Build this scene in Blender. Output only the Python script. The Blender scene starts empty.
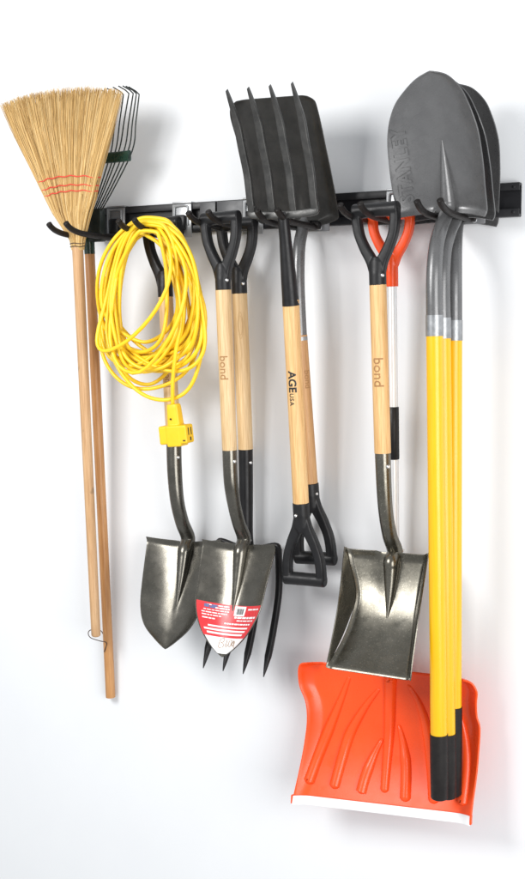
import bpy, bmesh, math, random
from mathutils import Vector, Matrix
random.seed(7)
C = bpy.context.scene.collection
R = math.radians
V = Vector

# ------------------------------------------------------------------ camera
FPX, W0, H0 = 1204.0, 525.0, 879.0        # focal length in photo pixels, photo size
YAW, PITCH = R(27.8), R(4.65)
CAM = V((1.29, -2.45, 1.5))
FWD = V((-math.sin(YAW)*math.cos(PITCH), math.cos(YAW)*math.cos(PITCH), -math.sin(PITCH)))
RIGHT = FWD.cross(V((0, 0, 1))).normalized()
UP = RIGHT.cross(FWD).normalized()
cd = bpy.data.cameras.new('camera'); cam = bpy.data.objects.new('camera', cd); C.objects.link(cam)
cam.matrix_world = Matrix.Translation(CAM) @ Matrix((RIGHT, UP, -FWD)).transposed().to_4x4()
cd.sensor_fit = 'VERTICAL'; cd.sensor_height = 24.0; cd.sensor_width = 24.0
cd.lens = 24.0*FPX/H0; cd.clip_end = 100; cd.clip_start = 0.05
bpy.context.scene.camera = cam

def ray(px, py):
    return ((px-W0/2)*RIGHT - (py-H0/2)*UP + FPX*FWD).normalized()
def hit(px, py, o, n):
    d = ray(px, py); return CAM + d*((o-CAM).dot(n)/d.dot(n))
def P(px, py, d):                         # point seen at a pixel, d metres in front of the wall
    return hit(px, py, V((0, -d, 0)), V((0, 1, 0)))
def to_px(p):
    q = p-CAM; z = q.dot(FWD); return (round(W0/2+FPX*q.dot(RIGHT)/z, 1), round(H0/2-FPX*q.dot(UP)/z, 1))
def scale_at(p):                          # metres per photo pixel at a point
    return (p-CAM).dot(FWD)/FPX

class Frame:                              # local axes of a tool: Z along it, X across, Y towards the wall
    def __init__(s, top, bot, twist=0.0):
        s.o = bot.copy(); s.Z = (top-bot).normalized()
        x = V((1, 0, 0)); x = (x - s.Z*x.dot(s.Z)).normalized()
        s.X = Matrix.Rotation(twist, 3, s.Z) @ x
        s.Y = s.Z.cross(s.X)
        s.M = Matrix((s.X, s.Y, s.Z)).transposed().to_4x4(); s.M.translation = s.o
    def w(s, x, y, z): return s.o + s.X*x + s.Y*y + s.Z*z
    def loc(s, p): q = p-s.o; return V((q.dot(s.X), q.dot(s.Y), q.dot(s.Z)))
    def face(s, px, py, y=0.0): return s.loc(hit(px, py, s.w(0, y, 0), s.Y))   # on the plane of its face
    def side(s, px, py, x=0.0): return hit(px, py, s.w(x, 0, 0), s.X)          # on its middle plane
    def z(s, px, py): return s.face(px, py).z

# ------------------------------------------------------------------ objects
def link(name, mesh, mat, root=None, smooth=True):
    o = bpy.data.objects.new(name, mesh); C.objects.link(o)
    if mat: mesh.materials.append(mat)
    if smooth:
        for p in mesh.polygons: p.use_smooth = True
    if root is not None: o.parent = root
    return o
def root_m(o):
    m = o.matrix_basis.copy()
    while o.parent: o = o.parent; m = o.matrix_basis @ m
    return m
def obj(name, bm, mat, parent=None, smooth=True, sharp=40):
    bmesh.ops.recalc_face_normals(bm, faces=bm.faces[:])
    if smooth and sharp:
        for e in bm.edges:
            if len(e.link_faces) == 2 and e.calc_face_angle(0) > R(sharp): e.smooth = False
    me = bpy.data.meshes.new(name); bm.to_mesh(me); bm.free()
    if parent is not None: me.transform(root_m(parent).inverted())
    return link(name, me, mat, parent, smooth)
def thing(name, label, cat, M=None, group=None):
    o = bpy.data.objects.new(name, None); C.objects.link(o); o.empty_display_size = 0.05
    if M is not None: o.matrix_basis = M
    o['label'] = label; o['category'] = cat
    if group: o['group'] = group
    return o
def dup(root, offset, label):
    r = root.copy(); C.objects.link(r); r.location = root.location + offset; r['label'] = label
    for ch in list(root.children):
        c = ch.copy(); C.objects.link(c); c.parent = r
        for g in list(ch.children):
            d = g.copy(); C.objects.link(d); d.parent = c
    return r

# ------------------------------------------------------------------ shapes (world coordinates)
def smooth_path(pts, n=8, closed=False):
    out = []; k = len(pts)
    rng = range(k) if closed else range(k-1)
    for i in rng:
        if closed: a, b, c, d = (pts[(i+j) % k] for j in (-1, 0, 1, 2))
        else: a, b, c, d = pts[max(i-1, 0)], pts[i], pts[i+1], pts[min(i+2, k-1)]
        for j in range(n):
            t = j/n
            out.append(0.5*((2*b) + (c-a)*t + (2*a-5*b+4*c-d)*t*t + (3*b-a-3*c+d)*t*t*t))
    if not closed: out.append(pts[-1].copy() if hasattr(pts[-1], 'copy') else pts[-1])
    return out
def interp(xs, ys, x):
    if x <= xs[0]: return ys[0]
    for i in range(len(xs)-1):
        if x <= xs[i+1]:
            t = (x-xs[i])/(xs[i+1]-xs[i] or 1); return ys[i]+(ys[i+1]-ys[i])*t
    return ys[-1]
def tube(bm, pts, rx, ry=None, ref=None, n=16, power=2.0, closed=False, cap=True, round_end=False):
    k = len(pts)
    rx = rx if isinstance(rx, (list, tuple)) else [rx]*k
    ry = rx if ry is None else (ry if isinstance(ry, (list, tuple)) else [ry]*k)
    rings = []; prev = None
    for i, p in enumerate(pts):
        if closed: t = pts[(i+1) % k]-pts[i-1]
        else: t = pts[min(i+1, k-1)]-pts[max(i-1, 0)]
        t = t.normalized()
        if ref is not None: b = ref-t*ref.dot(t)
        elif prev is None:
            a = V((0, 1, 0)) if abs(t.y) < 0.9 else V((1, 0, 0)); b = a-t*a.dot(t)
        else: b = prev-t*prev.dot(t)
        b.normalize(); prev = b; a = b.cross(t)
        ring = []
        for j in range(n):
            th = 2*math.pi*j/n; c, s = math.cos(th), math.sin(th)
            c = math.copysign(abs(c)**(2/power), c); s = math.copysign(abs(s)**(2/power), s)
            ring.append(bm.verts.new(p+a*(c*rx[i])+b*(s*ry[i])))
        rings.append(ring)
    m = k if closed else k-1
    for i in range(m):
        q, r = rings[i], rings[(i+1) % k]
        for j in range(n):
            bm.faces.new((q[j], q[(j+1) % n], r[(j+1) % n], r[j]))
    if cap and not closed:
        bm.faces.new(rings[0]); bm.faces.new(rings[-1])
def rod(pts, radii, **kw):
    bm = bmesh.new(); tube(bm, pts, radii, **kw); return bm
def rounded(pts, radii, ends=(True, True), k=4, f=0.9):
    """adds rounded ends to a path with radii"""
    pts = list(pts); radii = list(radii)
    if ends[0]:
        d = (pts[0]-pts[1]).normalized(); r = radii[0]; p0 = pts[0]
        add = [(p0 - d*r*f*(1-math.sin(a)) , max(r*math.cos(a), r*0.12)) for a in [math.pi/2*i/k for i in range(k, 0, -1)]]
        pts[0] = p0 - d*r*f
        pts = [q for q, _ in add]+pts; radii = [q for _, q in add]+radii
    if ends[1]:
        d = (pts[-1]-pts[-2]).normalized(); r = radii[-1]; p0 = pts[-1]
        pts[-1] = p0 - d*r*f
        for i in range(1, k+1):
            a = math.pi/2*i/k
            pts.append(p0 - d*r*f*(1-math.sin(a))); radii.append(max(r*math.cos(a), r*0.12))
    return pts, radii
def box(bm, M, x0, x1, y0, y1, z0, z1, bevel=0.0, seg=2):
    vs = [bm.verts.new(M @ V(c)) for c in ((x0,y0,z0),(x1,y0,z0),(x1,y1,z0),(x0,y1,z0),(x0,y0,z1),(x1,y0,z1),(x1,y1,z1),(x0,y1,z1))]
    fs = [bm.faces.new([vs[i] for i in q]) for q in ((0,3,2,1),(4,5,6,7),(0,1,5,4),(1,2,6,5),(2,3,7,6),(3,0,4,7))]
    if bevel:
        es = list({e for f in fs for e in f.edges})
        bmesh.ops.bevel(bm, geom=es, offset=bevel, segments=seg, affect='EDGES', profile=0.5)
def ball(bm, p, r, sq=V((1, 1, 1))):
    res = bmesh.ops.create_icosphere(bm, subdivisions=3, radius=r)
    for v in res['verts']: v.co = p + V((v.co.x*sq.x, v.co.y*sq.y, v.co.z*sq.z))
def fused(name, bm, mat, parent, voxel=0.0014, it=4):
    """one moulded surface out of overlapping solids"""
    bmesh.ops.recalc_face_normals(bm, faces=bm.faces[:])
    me = bpy.data.meshes.new('tmp'); bm.to_mesh(me); bm.free()
    t = bpy.data.objects.new('tmp', me); C.objects.link(t)
    m = t.modifiers.new('r', 'REMESH'); m.mode = 'VOXEL'; m.voxel_size = voxel
    s = t.modifiers.new('s', 'SMOOTH'); s.iterations = it; s.factor = 0.5
    dg = bpy.context.evaluated_depsgraph_get()
    out = bpy.data.meshes.new_from_object(t.evaluated_get(dg)); out.name = name
    bpy.data.objects.remove(t); bpy.data.meshes.remove(me)
    if parent is not None: out.transform(root_m(parent).inverted())
    out.materials.clear()
    return link(name, out, mat, parent)
def solid(name, bm, mat, parent, thick, bev=0.0):
    """a sheet given real thickness"""
    bmesh.ops.recalc_face_normals(bm, faces=bm.faces[:])
    me = bpy.data.meshes.new('tmp'); bm.to_mesh(me); bm.free()
    t = bpy.data.objects.new('tmp', me); C.objects.link(t)
    m = t.modifiers.new('s', 'SOLIDIFY'); m.thickness = thick; m.offset = 0
    if bev:
        b = t.modifiers.new('b', 'BEVEL'); b.width = bev; b.segments = 2; b.limit_method = 'ANGLE'; b.angle_limit = R(50)
    dg = bpy.context.evaluated_depsgraph_get()
    out = bpy.data.meshes.new_from_object(t.evaluated_get(dg)); out.name = name
    bpy.data.objects.remove(t); bpy.data.meshes.remove(me)
    out.transform(root_m(parent).inverted()); out.materials.clear()
    return link(name, out, mat, parent)
def text_mesh(txt, size, bold=0.0, spacing=1.0):
    cu = bpy.data.curves.new('txt', 'FONT'); cu.body = txt; cu.size = size; cu.offset = bold
    cu.align_x = 'CENTER'; cu.align_y = 'CENTER'; cu.space_character = spacing; cu.resolution_u = 3
    o = bpy.data.objects.new('txt', cu); C.objects.link(o)
    dg = bpy.context.evaluated_depsgraph_get()
    me = bpy.data.meshes.new_from_object(o.evaluated_get(dg))
    bpy.data.objects.remove(o); bpy.data.curves.remove(cu)
    bm = bmesh.new(); bm.from_mesh(me); bpy.data.meshes.remove(me)
    bmesh.ops.triangulate(bm, faces=bm.faces[:])
    return bm
def cut_small(bm, lim):
    for _ in range(4):
        es = [e for e in bm.edges if e.calc_length() > lim]
        if not es: break
        bmesh.ops.subdivide_edges(bm, edges=es, cuts=1); bmesh.ops.triangulate(bm, faces=bm.faces[:])
def wrap_on_handle(bm, fr, z, ang, r, lift=0.0004):
    """lettering read downwards, laid round a handle; ang from the front of the tool towards its right"""
    cut_small(bm, 0.0025)
    for v in bm.verts:
        a = ang + v.co.y/r; h = z - v.co.x; rr = r+lift+v.co.z
        v.co = fr.w(math.sin(a)*rr, -math.cos(a)*rr, h)
    return bm

# ------------------------------------------------------------------ materials
def nodes(name):
    m = bpy.data.materials.new(name); m.use_nodes = True
    nt = m.node_tree; b = nt.nodes['Principled BSDF']
    return m, nt, b
def N(nt, typ, **kw):
    n = nt.nodes.new(typ)
    for k, v in kw.items():
        if k in n.inputs: n.inputs[k].default_value = v
        else: setattr(n, k, v)
    return n
def ramp(nt, fac, stops):
    r = nt.nodes.new('ShaderNodeValToRGB'); e = r.color_ramp.elements
    e[0].position, e[0].color = stops[0][0], (*stops[0][1], 1)
    e[1].position, e[1].color = stops[-1][0], (*stops[-1][1], 1)
    for p, c in stops[1:-1]:
        q = e.new(p); q.color = (*c, 1)
    nt.links.new(fac, r.inputs[0]); return r.outputs[0]
def coords(nt, scale=(1, 1, 1)):
    t = nt.nodes.new('ShaderNodeTexCoord'); m = nt.nodes.new('ShaderNodeMapping')
    m.inputs['Scale'].default_value = scale
    nt.links.new(t.outputs['Object'], m.inputs[0]); return m.outputs[0]
def noise(nt, scale, detail=4, rough=0.55, vec=(1, 1, 1)):
    n = N(nt, 'ShaderNodeTexNoise', Scale=scale, Detail=detail, Roughness=rough)
    nt.links.new(coords(nt, vec), n.inputs['Vector']); return n.outputs[0]
def bump(nt, b, h, strength, dist=0.001):
    n = N(nt, 'ShaderNodeBump', Strength=strength, Distance=dist)
    nt.links.new(h, n.inputs['Height']); nt.links.new(n.outputs[0], b.inputs['Normal'])
def plain(name, c0, c1, rough, metal=0.0, scale=30, vec=(1, 1, 1), bmp=0.15, bscale=300, spec=0.5, rvar=0.08, dist=0.0006, coat=0.0):
    m, nt, b = nodes(name)
    nt.links.new(ramp(nt, noise(nt, scale, 5, 0.6, vec), [(0.3, c0), (0.7, c1)]), b.inputs['Base Color'])
    b.inputs['Metallic'].default_value = metal; b.inputs['Specular IOR Level'].default_value = spec
    b.inputs['Coat Weight'].default_value = coat; b.inputs['Coat Roughness'].default_value = 0.15
    rr = ramp(nt, noise(nt, scale*2.3, 4, 0.6, vec), [(0.3, (rough-rvar,)*3), (0.7, (rough+rvar,)*3)])
    nt.links.new(rr, b.inputs['Roughness'])
    if bmp: bump(nt, b, noise(nt, bscale, 3), bmp, dist)
    return m
def wood(name, a, b_, c, rough=0.5, knots=0.0):
    m, nt, b = nodes(name)
    g = noise(nt, 9, 6, 0.65, (9, 9, 0.55))
    col = ramp(nt, g, [(0.28, a), (0.5, b_), (0.72, c)])
    fine = ramp(nt, noise(nt, 60, 3, 0.6, (9, 9, 0.25)), [(0.35, (0.78, 0.72, 0.66)), (0.58, (1, 1, 1))])
    mx = N(nt, 'ShaderNodeMix', data_type='RGBA', blend_type='MULTIPLY'); mx.inputs[0].default_value = 1
    nt.links.new(col, mx.inputs[6]); nt.links.new(fine, mx.inputs[7])
    out = mx.outputs[2]
    if knots:
        sp = ramp(nt, noise(nt, 34, 2, 0.5, (1, 1, 0.7)), [(0.68, (1, 1, 1)), (0.76, (1-knots,)*3)])
        m2 = N(nt, 'ShaderNodeMix', data_type='RGBA', blend_type='MULTIPLY'); m2.inputs[0].default_value = 1
        nt.links.new(out, m2.inputs[6]); nt.links.new(sp, m2.inputs[7]); out = m2.outputs[2]
    nt.links.new(out, b.inputs['Base Color'])
    b.inputs['Roughness'].default_value = rough
    bump(nt, b, noise(nt, 70, 3, 0.6, (8, 8, 0.3)), 0.2, 0.0006)
    return m
def steel(name, dark, light, rough, metal=0.9, scratch=0.5):
    m, nt, b = nodes(name)
    col = ramp(nt, noise(nt, 14, 7, 0.62), [(0.3, dark), (0.7, light)])
    sp = ramp(nt, noise(nt, 330, 3, 0.7), [(0.58, (1, 1, 1)), (0.70, (1+scratch,)*3)])
    mx = N(nt, 'ShaderNodeMix', data_type='RGBA', blend_type='MULTIPLY'); mx.inputs[0].default_value = 1
    nt.links.new(col, mx.inputs[6]); nt.links.new(sp, mx.inputs[7])
    nt.links.new(mx.outputs[2], b.inputs['Base Color'])
    b.inputs['Metallic'].default_value = metal
    nt.links.new(ramp(nt, noise(nt, 40, 6, 0.65), [(0.3, (rough-0.07,)*3), (0.7, (rough+0.1,)*3)]), b.inputs['Roughness'])
    bump(nt, b, noise(nt, 260, 4, 0.65), 0.07, 0.0006)
    return m

WALL = plain('wall_paint', (0.775, 0.79, 0.81), (0.80, 0.815, 0.83), 0.62, scale=3, bmp=0.12, bscale=180, spec=0.3)
BLACK = plain('black_plastic', (0.010, 0.010, 0.011), (0.016, 0.016, 0.017), 0.40, scale=40, bscale=900, spec=0.28)
RUBBER = plain('black_rubber', (0.010, 0.008, 0.008), (0.016, 0.014, 0.013), 0.5, scale=60, spec=0.25)
RAIL = plain('black_powder_coat', (0.012, 0.012, 0.014), (0.022, 0.022, 0.024), 0.38, scale=20, bscale=1200, spec=0.3)
PANEL = plain('dark_grey_coat', (0.055, 0.057, 0.062), (0.085, 0.087, 0.092), 0.4, scale=20, bscale=1200)
ZINC = plain('zinc_plate', (0.36, 0.37, 0.38), (0.50, 0.51, 0.52), 0.38, 0.6, scale=25, bscale=500)
ZINCD = plain('darker_zinc', (0.20, 0.205, 0.21), (0.30, 0.30, 0.31), 0.4, 0.5, scale=25, bscale=500)
ASH = wood('pale_ash_wood', (0.57, 0.37, 0.17), (0.69, 0.49, 0.26), (0.77, 0.59, 0.35))
GOLDEN = wood('golden_ash_wood', (0.60, 0.34, 0.12), (0.73, 0.46, 0.20), (0.80, 0.55, 0.27))
BROWNW = wood('brown_wood', (0.42, 0.22, 0.09), (0.52, 0.29, 0.12), (0.60, 0.36, 0.17))
PINE = wood('raw_pine_wood', (0.48, 0.27, 0.12), (0.60, 0.37, 0.19), (0.69, 0.46, 0.26), 0.6, 0.4)
RAKEW = wood('varnished_rake_wood', (0.40, 0.18, 0.06), (0.54, 0.27, 0.10), (0.61, 0.33, 0.14), 0.4)
DSTEEL = steel('dark_lacquered_steel', (0.110, 0.104, 0.089), (0.170, 0.161, 0.140), 0.24)
DSTEEL2 = steel('square_blade_steel', (0.120, 0.113, 0.092), (0.195, 0.184, 0.156), 0.26, scratch=1.1)
GREY = plain('grey_hammer_paint', (0.125, 0.125, 0.127), (0.155, 0.155, 0.157), 0.28, 0.4, scale=25, bscale=500, bmp=0.1)
CHAR = plain('charcoal_paint', (0.022, 0.0215, 0.020), (0.042, 0.040, 0.037), 0.38, 0.25, scale=30, bscale=400, bmp=0.2)
FORKG = plain('scuffed_grey_steel', (0.036, 0.036, 0.035), (0.066, 0.065, 0.062), 0.38, 0.35, scale=60, bscale=400, bmp=0.25)
BLKST = plain('black_painted_steel', (0.008, 0.008, 0.009), (0.014, 0.014, 0.015), 0.38, 0.1, scale=30, bscale=500, spec=0.3)
ALU = plain('aluminium_tube', (0.78, 0.79, 0.80), (0.84, 0.85, 0.86), 0.42, 0.5, scale=30, vec=(8, 8, 0.4))
YEL = plain('yellow_fibreglass', (0.80, 0.42, 0.004), (0.85, 0.47, 0.006), 0.30, scale=30, vec=(8, 8, 0.3), bscale=500)
CORD = plain('yellow_cord_jacket', (0.86, 0.55, 0.012), (0.92, 0.62, 0.02), 0.38, scale=60, bscale=700)
PLUG = plain('yellow_moulded_vinyl', (0.86, 0.52, 0.01), (0.90, 0.56, 0.014), 0.42, scale=40, bscale=700)
ORANGE = plain('orange_red_plastic', (0.94, 0.082, 0.011), (0.97, 0.094, 0.015), 0.30, scale=12, bscale=900, bmp=0.06, coat=0.15, spec=0.35)
WHITE = plain('white_strip', (0.82, 0.82, 0.82), (0.86, 0.86, 0.86), 0.35, scale=20, bscale=600)
GREEN = plain('dark_green_paint', (0.006, 0.028, 0.018), (0.012, 0.042, 0.028), 0.28, scale=30, bscale=500)
TINE = plain('rake_wire', (0.010, 0.016, 0.014), (0.020, 0.028, 0.025), 0.4, 0.2)
STITCH = plain('red_stitching', (0.62, 0.05, 0.03), (0.75, 0.09, 0.05), 0.7, scale=200)
BROWNWIRE = plain('dark_wire', (0.05, 0.035, 0.03), (0.09, 0.06, 0.05), 0.45, 0.5)
SHINY = plain('bright_rivet', (0.75, 0.75, 0.75), (0.85, 0.85, 0.85), 0.25, 0.95)
FERR = plain('galvanised_steel', (0.22, 0.23, 0.24), (0.36, 0.37, 0.38), 0.38, 0.6, scale=60, bscale=300)
BURN = plain('burned_brand', (0.30, 0.15, 0.05), (0.38, 0.20, 0.08), 0.7)
BURNL = plain('faint_burned_brand', (0.50, 0.33, 0.15), (0.55, 0.37, 0.18), 0.7)
INK = plain('black_ink', (0.010, 0.010, 0.010), (0.02, 0.02, 0.02), 0.5)
REDL = plain('red_label', (0.62, 0.03, 0.04), (0.68, 0.045, 0.05), 0.3, scale=30)
WHL = plain('white_label', (0.80, 0.80, 0.80), (0.84, 0.84, 0.84), 0.35)

def straw_material(dark):
    m, nt, b = nodes('broom_straw')
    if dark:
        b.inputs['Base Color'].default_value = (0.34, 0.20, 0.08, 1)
    else:
        at = N(nt, 'ShaderNodeAttribute', attribute_name='tone')
        col = ramp(nt, at.outputs['Fac'], [(0.0, (0.24, 0.12, 0.035)), (0.25, (0.50, 0.30, 0.10)), (0.6, (0.67, 0.45, 0.18)), (1.0, (0.80, 0.61, 0.32))])
        nt.links.new(col, b.inputs['Base Color'])
    b.inputs['Roughness'].default_value = 0.6; b.inputs['Specular IOR Level'].default_value = 0.3
    return m
STRAW, STRAWD = straw_material(False), straw_material(True)

# ------------------------------------------------------------------ wall
bm = bmesh.new()
box(bm, Matrix(), -6, 5, 0, 0.1, -2.5, 5)
w = obj('wall', bm, WALL, None, smooth=False); w['kind'] = 'structure'
w['label'] = 'smooth white painted wall behind all the tools'; w['category'] = 'wall'

# ------------------------------------------------------------------ rail
rl, rr_ = P(92, 209, 0.015), P(523, 181.5, 0.015)
rb_l, rb_r = P(92, 237.5, 0.015), P(523, 216, 0.015)
RZ1 = (rl.z+rr_.z)/2; RZ0 = (rb_l.z+rb_r.z)/2
RX0, RX1 = rl.x, rr_.x-0.006
rail = thing('wall_rail', 'long black horizontal wall rail that carries all the hooks', 'wall rail', Matrix.Translation((RX0, 0, RZ0)))
def channel(x0, x1, mat, holes=True):
    bm = bmesh.new(); I = Matrix()
    box(bm, I, x0, x1, -0.004, -0.0005, RZ0+0.002, RZ1-0.002)
    for za, zb in ((RZ1-0.006, RZ1), (RZ0, RZ0+0.006)):
        box(bm, I, x0, x1, -0.017, -0.001, za, zb, 0.0012)
    for za, zb in ((RZ1-0.016, RZ1-0.0005), (RZ0+0.0005, RZ0+0.016)):
        box(bm, I, x0, x1, -0.0185, -0.0150, za, zb, 0.001)
    return bm
xs = [RX0, P(168, 205, 0.015).x, P(217, 203, 0.015).x, P(246, 200, 0.015).x, RX1]
mid = P(217, 203, 0.015).x
for i, (a, b) in enumerate(((RX0, mid), (mid+0.002, P(420, 190, .015).x), (P(420, 190, .015).x+0.002, RX1))):
    t = obj('rail_section', channel(a, b, RAIL), RAIL, rail)
    for x in (a+0.012, b-0.012):
        for z in (RZ1-0.009, RZ0+0.009):
            bm = bmesh.new(); ball(bm, V((x, -0.0188, z)), 0.0038, V((1, 0.4, 1))); obj('screw', bm, ZINCD if i < 2 else RAIL, t)
# grey cover panels seen between the second and third hook
bm = bmesh.new()
for xa, xb in ((P(200, 203, .02).x, mid-0.001), (mid+0.003, P(243, 200, .02).x)):
    box(bm, Matrix(), xa, xb, -0.0215, -0.0187, RZ0+0.012, RZ1-0.002, 0.001)
obj('cover_panel', bm, PANEL, rail)

# ------------------------------------------------------------------ hooks
# the shape of a prong, worked out on the first hook, is the same on all
b1 = P(113, 237, 0.03)
hf = Frame(b1+V((0, 0, 1)), b1)
shape = [hf.loc(hf.side(*q)) for q in ((113, 238), (97, 236), (82, 233.5), (73, 230), (68, 226), (65.5, 222.5))]
TIPD = -shape[-1].y+0.03; TIPZ = shape[-1].z
hooks = [((65.5, 222.5), (48.5, 223.5), 'black double hook holding the straw broom, leftmost on the rail'),
         ((134, 219), (118, 222), 'black double hook that carries the coiled yellow cord'),
         ((208, 211), (188, 212), 'black double hook holding the two upright black D-grips beside the yellow cord'),
         ((277, 209), (257, 212), 'black double hook under the upturned fork and scoop'),
         ((360, 203), (340, 204), 'black double hook holding the black and the red D-grip'),
         ((440, 199.5), (417, 201), 'black double hook under the grey round shovel heads, rightmost on the rail')]
plates = [ZINCD, ZINC, ZINC, ZINCD, ZINC, ZINCD]  # same metal on all; lighter tone paints in the light some plates reflect
HOOKX = []
for i, (tr, tl, lab) in enumerate(hooks):
    pr, pl = P(*tr, TIPD), P(*tl, TIPD)
    base = V((pr.x, -0.02, pr.z-TIPZ)); dx = pl.x-pr.x
    HOOKX.append((base.x, base.z, dx))
    t = thing('double_hook', lab, 'hook', Matrix.Translation(base), 'double hooks along the wall rail')
    I = Matrix()
    # plate clipped over the rail
    bm = bmesh.new(); cx = base.x+0.004
    box(bm, I, cx-0.026, cx+0.026, -0.0245, -0.0195, RZ0-0.012, RZ1-0.003, 0.002)
    box(bm, I, cx-0.026, cx+0.026, -0.0245, -0.004, RZ1-0.002, RZ1+0.002, 0.001)
    pt = obj('plate', bm, plates[i], t)
    bm = bmesh.new()
    loop = [V((cx+a*0.018, -0.0265, (RZ0+RZ1)/2+0.004+c*0.022)) for a, c in ((-1, -1), (-1, 0.7), (-0.7, 1), (0.7, 1), (1, 0.7), (1, -1))]
    tube(bm, smooth_path(loop, 3), 0.0026, n=8)
    obj('latch_loop', bm, plates[i], pt)
    bm = bmesh.new()
    box(bm, I, cx-0.014, cx+0.014, -0.036, -0.0246, RZ0+0.004, RZ0+0.040, 0.004)
    obj('latch_block', bm, BLACK, t)
    bm = bmesh.new(); ball(bm, V((cx+0.003, -0.0245, RZ0-0.004)), 0.006, V((1, 0.5, 1))); obj('screw', bm, ZINC, pt)
    # crossbar and prongs
    bm = bmesh.new()
    tube(bm, [V((base.x+dx-0.006, -0.034, base.z)), V((base.x+0.012, -0.034, base.z))], 0.0085, n=12)
    obj('crossbar', bm, RUBBER, t)
    for off in (0.0, dx):
        pts = [V((base.x+off, -0.03+q.y, base.z+q.z)) for q in shape]
        pts = smooth_path(pts, 6)
        p2, r2 = rounded(pts, [0.0068]*len(pts), (False, True))
        bm = bmesh.new(); tube(bm, p2, r2, n=14)
        obj('prong', bm, RUBBER, t)

# ------------------------------------------------------------------ shared tool parts
def px_r(p, wpx): return wpx*scale_at(p)/2
def handle(fr, rt, top, bot, wt, wb, mat, name='handle', ends=(False, False)):
    zt, zb = fr.z(*top), fr.z(*bot)
    pts = [fr.w(0, 0, zb+(zt-zb)*i/10) for i in range(11)]
    r0, r1 = px_r(pts[0], wb), px_r(pts[-1], wt)
    rad = [r0+(r1-r0)*i/10 for i in range(11)]
    pts, rad = rounded(pts, rad, ends, f=0.5)
    return obj(name, rod(pts, rad, n=28), mat, rt), r0, r1
def d_grip(fr, rt, zb, zj, zg, half, wneck, mat, thick=9, grip=13, depth=0.025, flip=1, rivet=None):
    """neck, two curved arms and a cross grip, moulded in one"""
    b, j, g = fr.z(*zb), fr.z(*zj), fr.z(*zg)
    sc = scale_at(fr.w(0, 0, g)); hw = half*sc; ta = thick*sc/2; rg = grip*sc/2; rn = px_r(fr.w(0, 0, b), wneck)
    h = g-j
    bm = bmesh.new()
    tube(bm, [fr.w(0, 0, b), fr.w(0, 0, b+(j-b)*0.5), fr.w(0, 0, j), fr.w(0, 0, j+h*0.10)], [rn, rn, rn*0.98, rn*0.62], [rn, rn, rn*0.86, rn*0.7], ref=fr.Y, n=24)
    for s in (-1, 1):
        q = [(0.10, -0.20), (0.28, 0.02), (0.62, 0.27), (0.88, 0.52), (0.985, 0.76), (1.0, 1.0)]
        pts = smooth_path([fr.w(s*hw*a, 0, j+h*c) for a, c in q], 6)
        k = len(pts)
        tube(bm, pts, [min(ta*(1.35-0.35*min(1, 2*i/k)), rn*0.80) for i in range(k)], [depth*0.5*(0.8+0.25*i/k) for i in range(k)], ref=fr.Y, n=24, power=4.0)
    e = hw+ta*0.9
    tube(bm, [fr.w(-e, 0, g), fr.w(-e+0.003, 0, g), fr.w(0, 0, g), fr.w(e-0.003, 0, g), fr.w(e, 0, g)], [rg*0.86, rg, rg*0.97, rg, rg*0.86], n=24)
    o = fused('d_grip', bm, mat, rt)
    if rivet:
        a = CAM-fr.w(0, 0, 0); ca = math.atan2(a.dot(fr.X), -a.dot(fr.Y))
        th = ca+rivet[1]; z = b+(j-b)*rivet[0]
        bm = bmesh.new(); ball(bm, fr.w(math.sin(th)*rn, -math.cos(th)*rn, z), 0.0042)
        obj('rivet', bm, SHINY, o)
    return o
def view_angle(fr):
    a = CAM-fr.w(0, 0, 0); return math.atan2(a.dot(fr.X), -a.dot(fr.Y))
def socket(fr, rt, path, widths, mat, name='socket', n=24):
    """bent steel socket, traced on the tool's middle plane"""
    pts = [fr.side(*q) for q in path]
    rad = [px_r(p, w_) for p, w_ in zip(pts, widths)]
    sp = smooth_path(pts, 6); k = len(pts)-1
    rr = [interp(list(range(k+1)), rad, i/6) for i in range(len(sp))]
    return obj(name, rod(sp, rr, n=n), mat, rt), pts
def edge_t(poly, z, up):
    """share of the edge's length at a height"""
    d = [0]
    for a, b in zip(poly, poly[1:]): d.append(d[-1]+(b-a).length)
    for i in range(len(poly)-1):
        a, b = (poly[i], poly[i+1]) if up else (poly[i+1], poly[i])
        if a.z <= z <= b.z:
            u = (z-poly[i].z)/((poly[i+1].z-poly[i].z) or 1)
            return (d[i]+u*(d[i+1]-d[i]))/d[-1], poly[i].lerp(poly[i+1], u).x
    e = (z > poly[-1].z) == up
    return (1.0, poly[-1].x) if e else (0.0, poly[0].x)
def on_face(bf, pts, y=0.0): return [bf.face(*q, y) for q in pts]
def trace(bf, pts, f, sgn, up=False, wd=.17):
    """edge of a blade read at the depth its rim really has"""
    ys = [0.0]*len(pts)
    for _ in range(4):
        L = [bf.face(*q, y) for q, y in zip(pts, ys)]
        ys = [f(sgn, edge_t(L, p.z, up)[0], wd) for p in L]
    return [V((p.x, 0, p.z)) for p in L]
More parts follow.
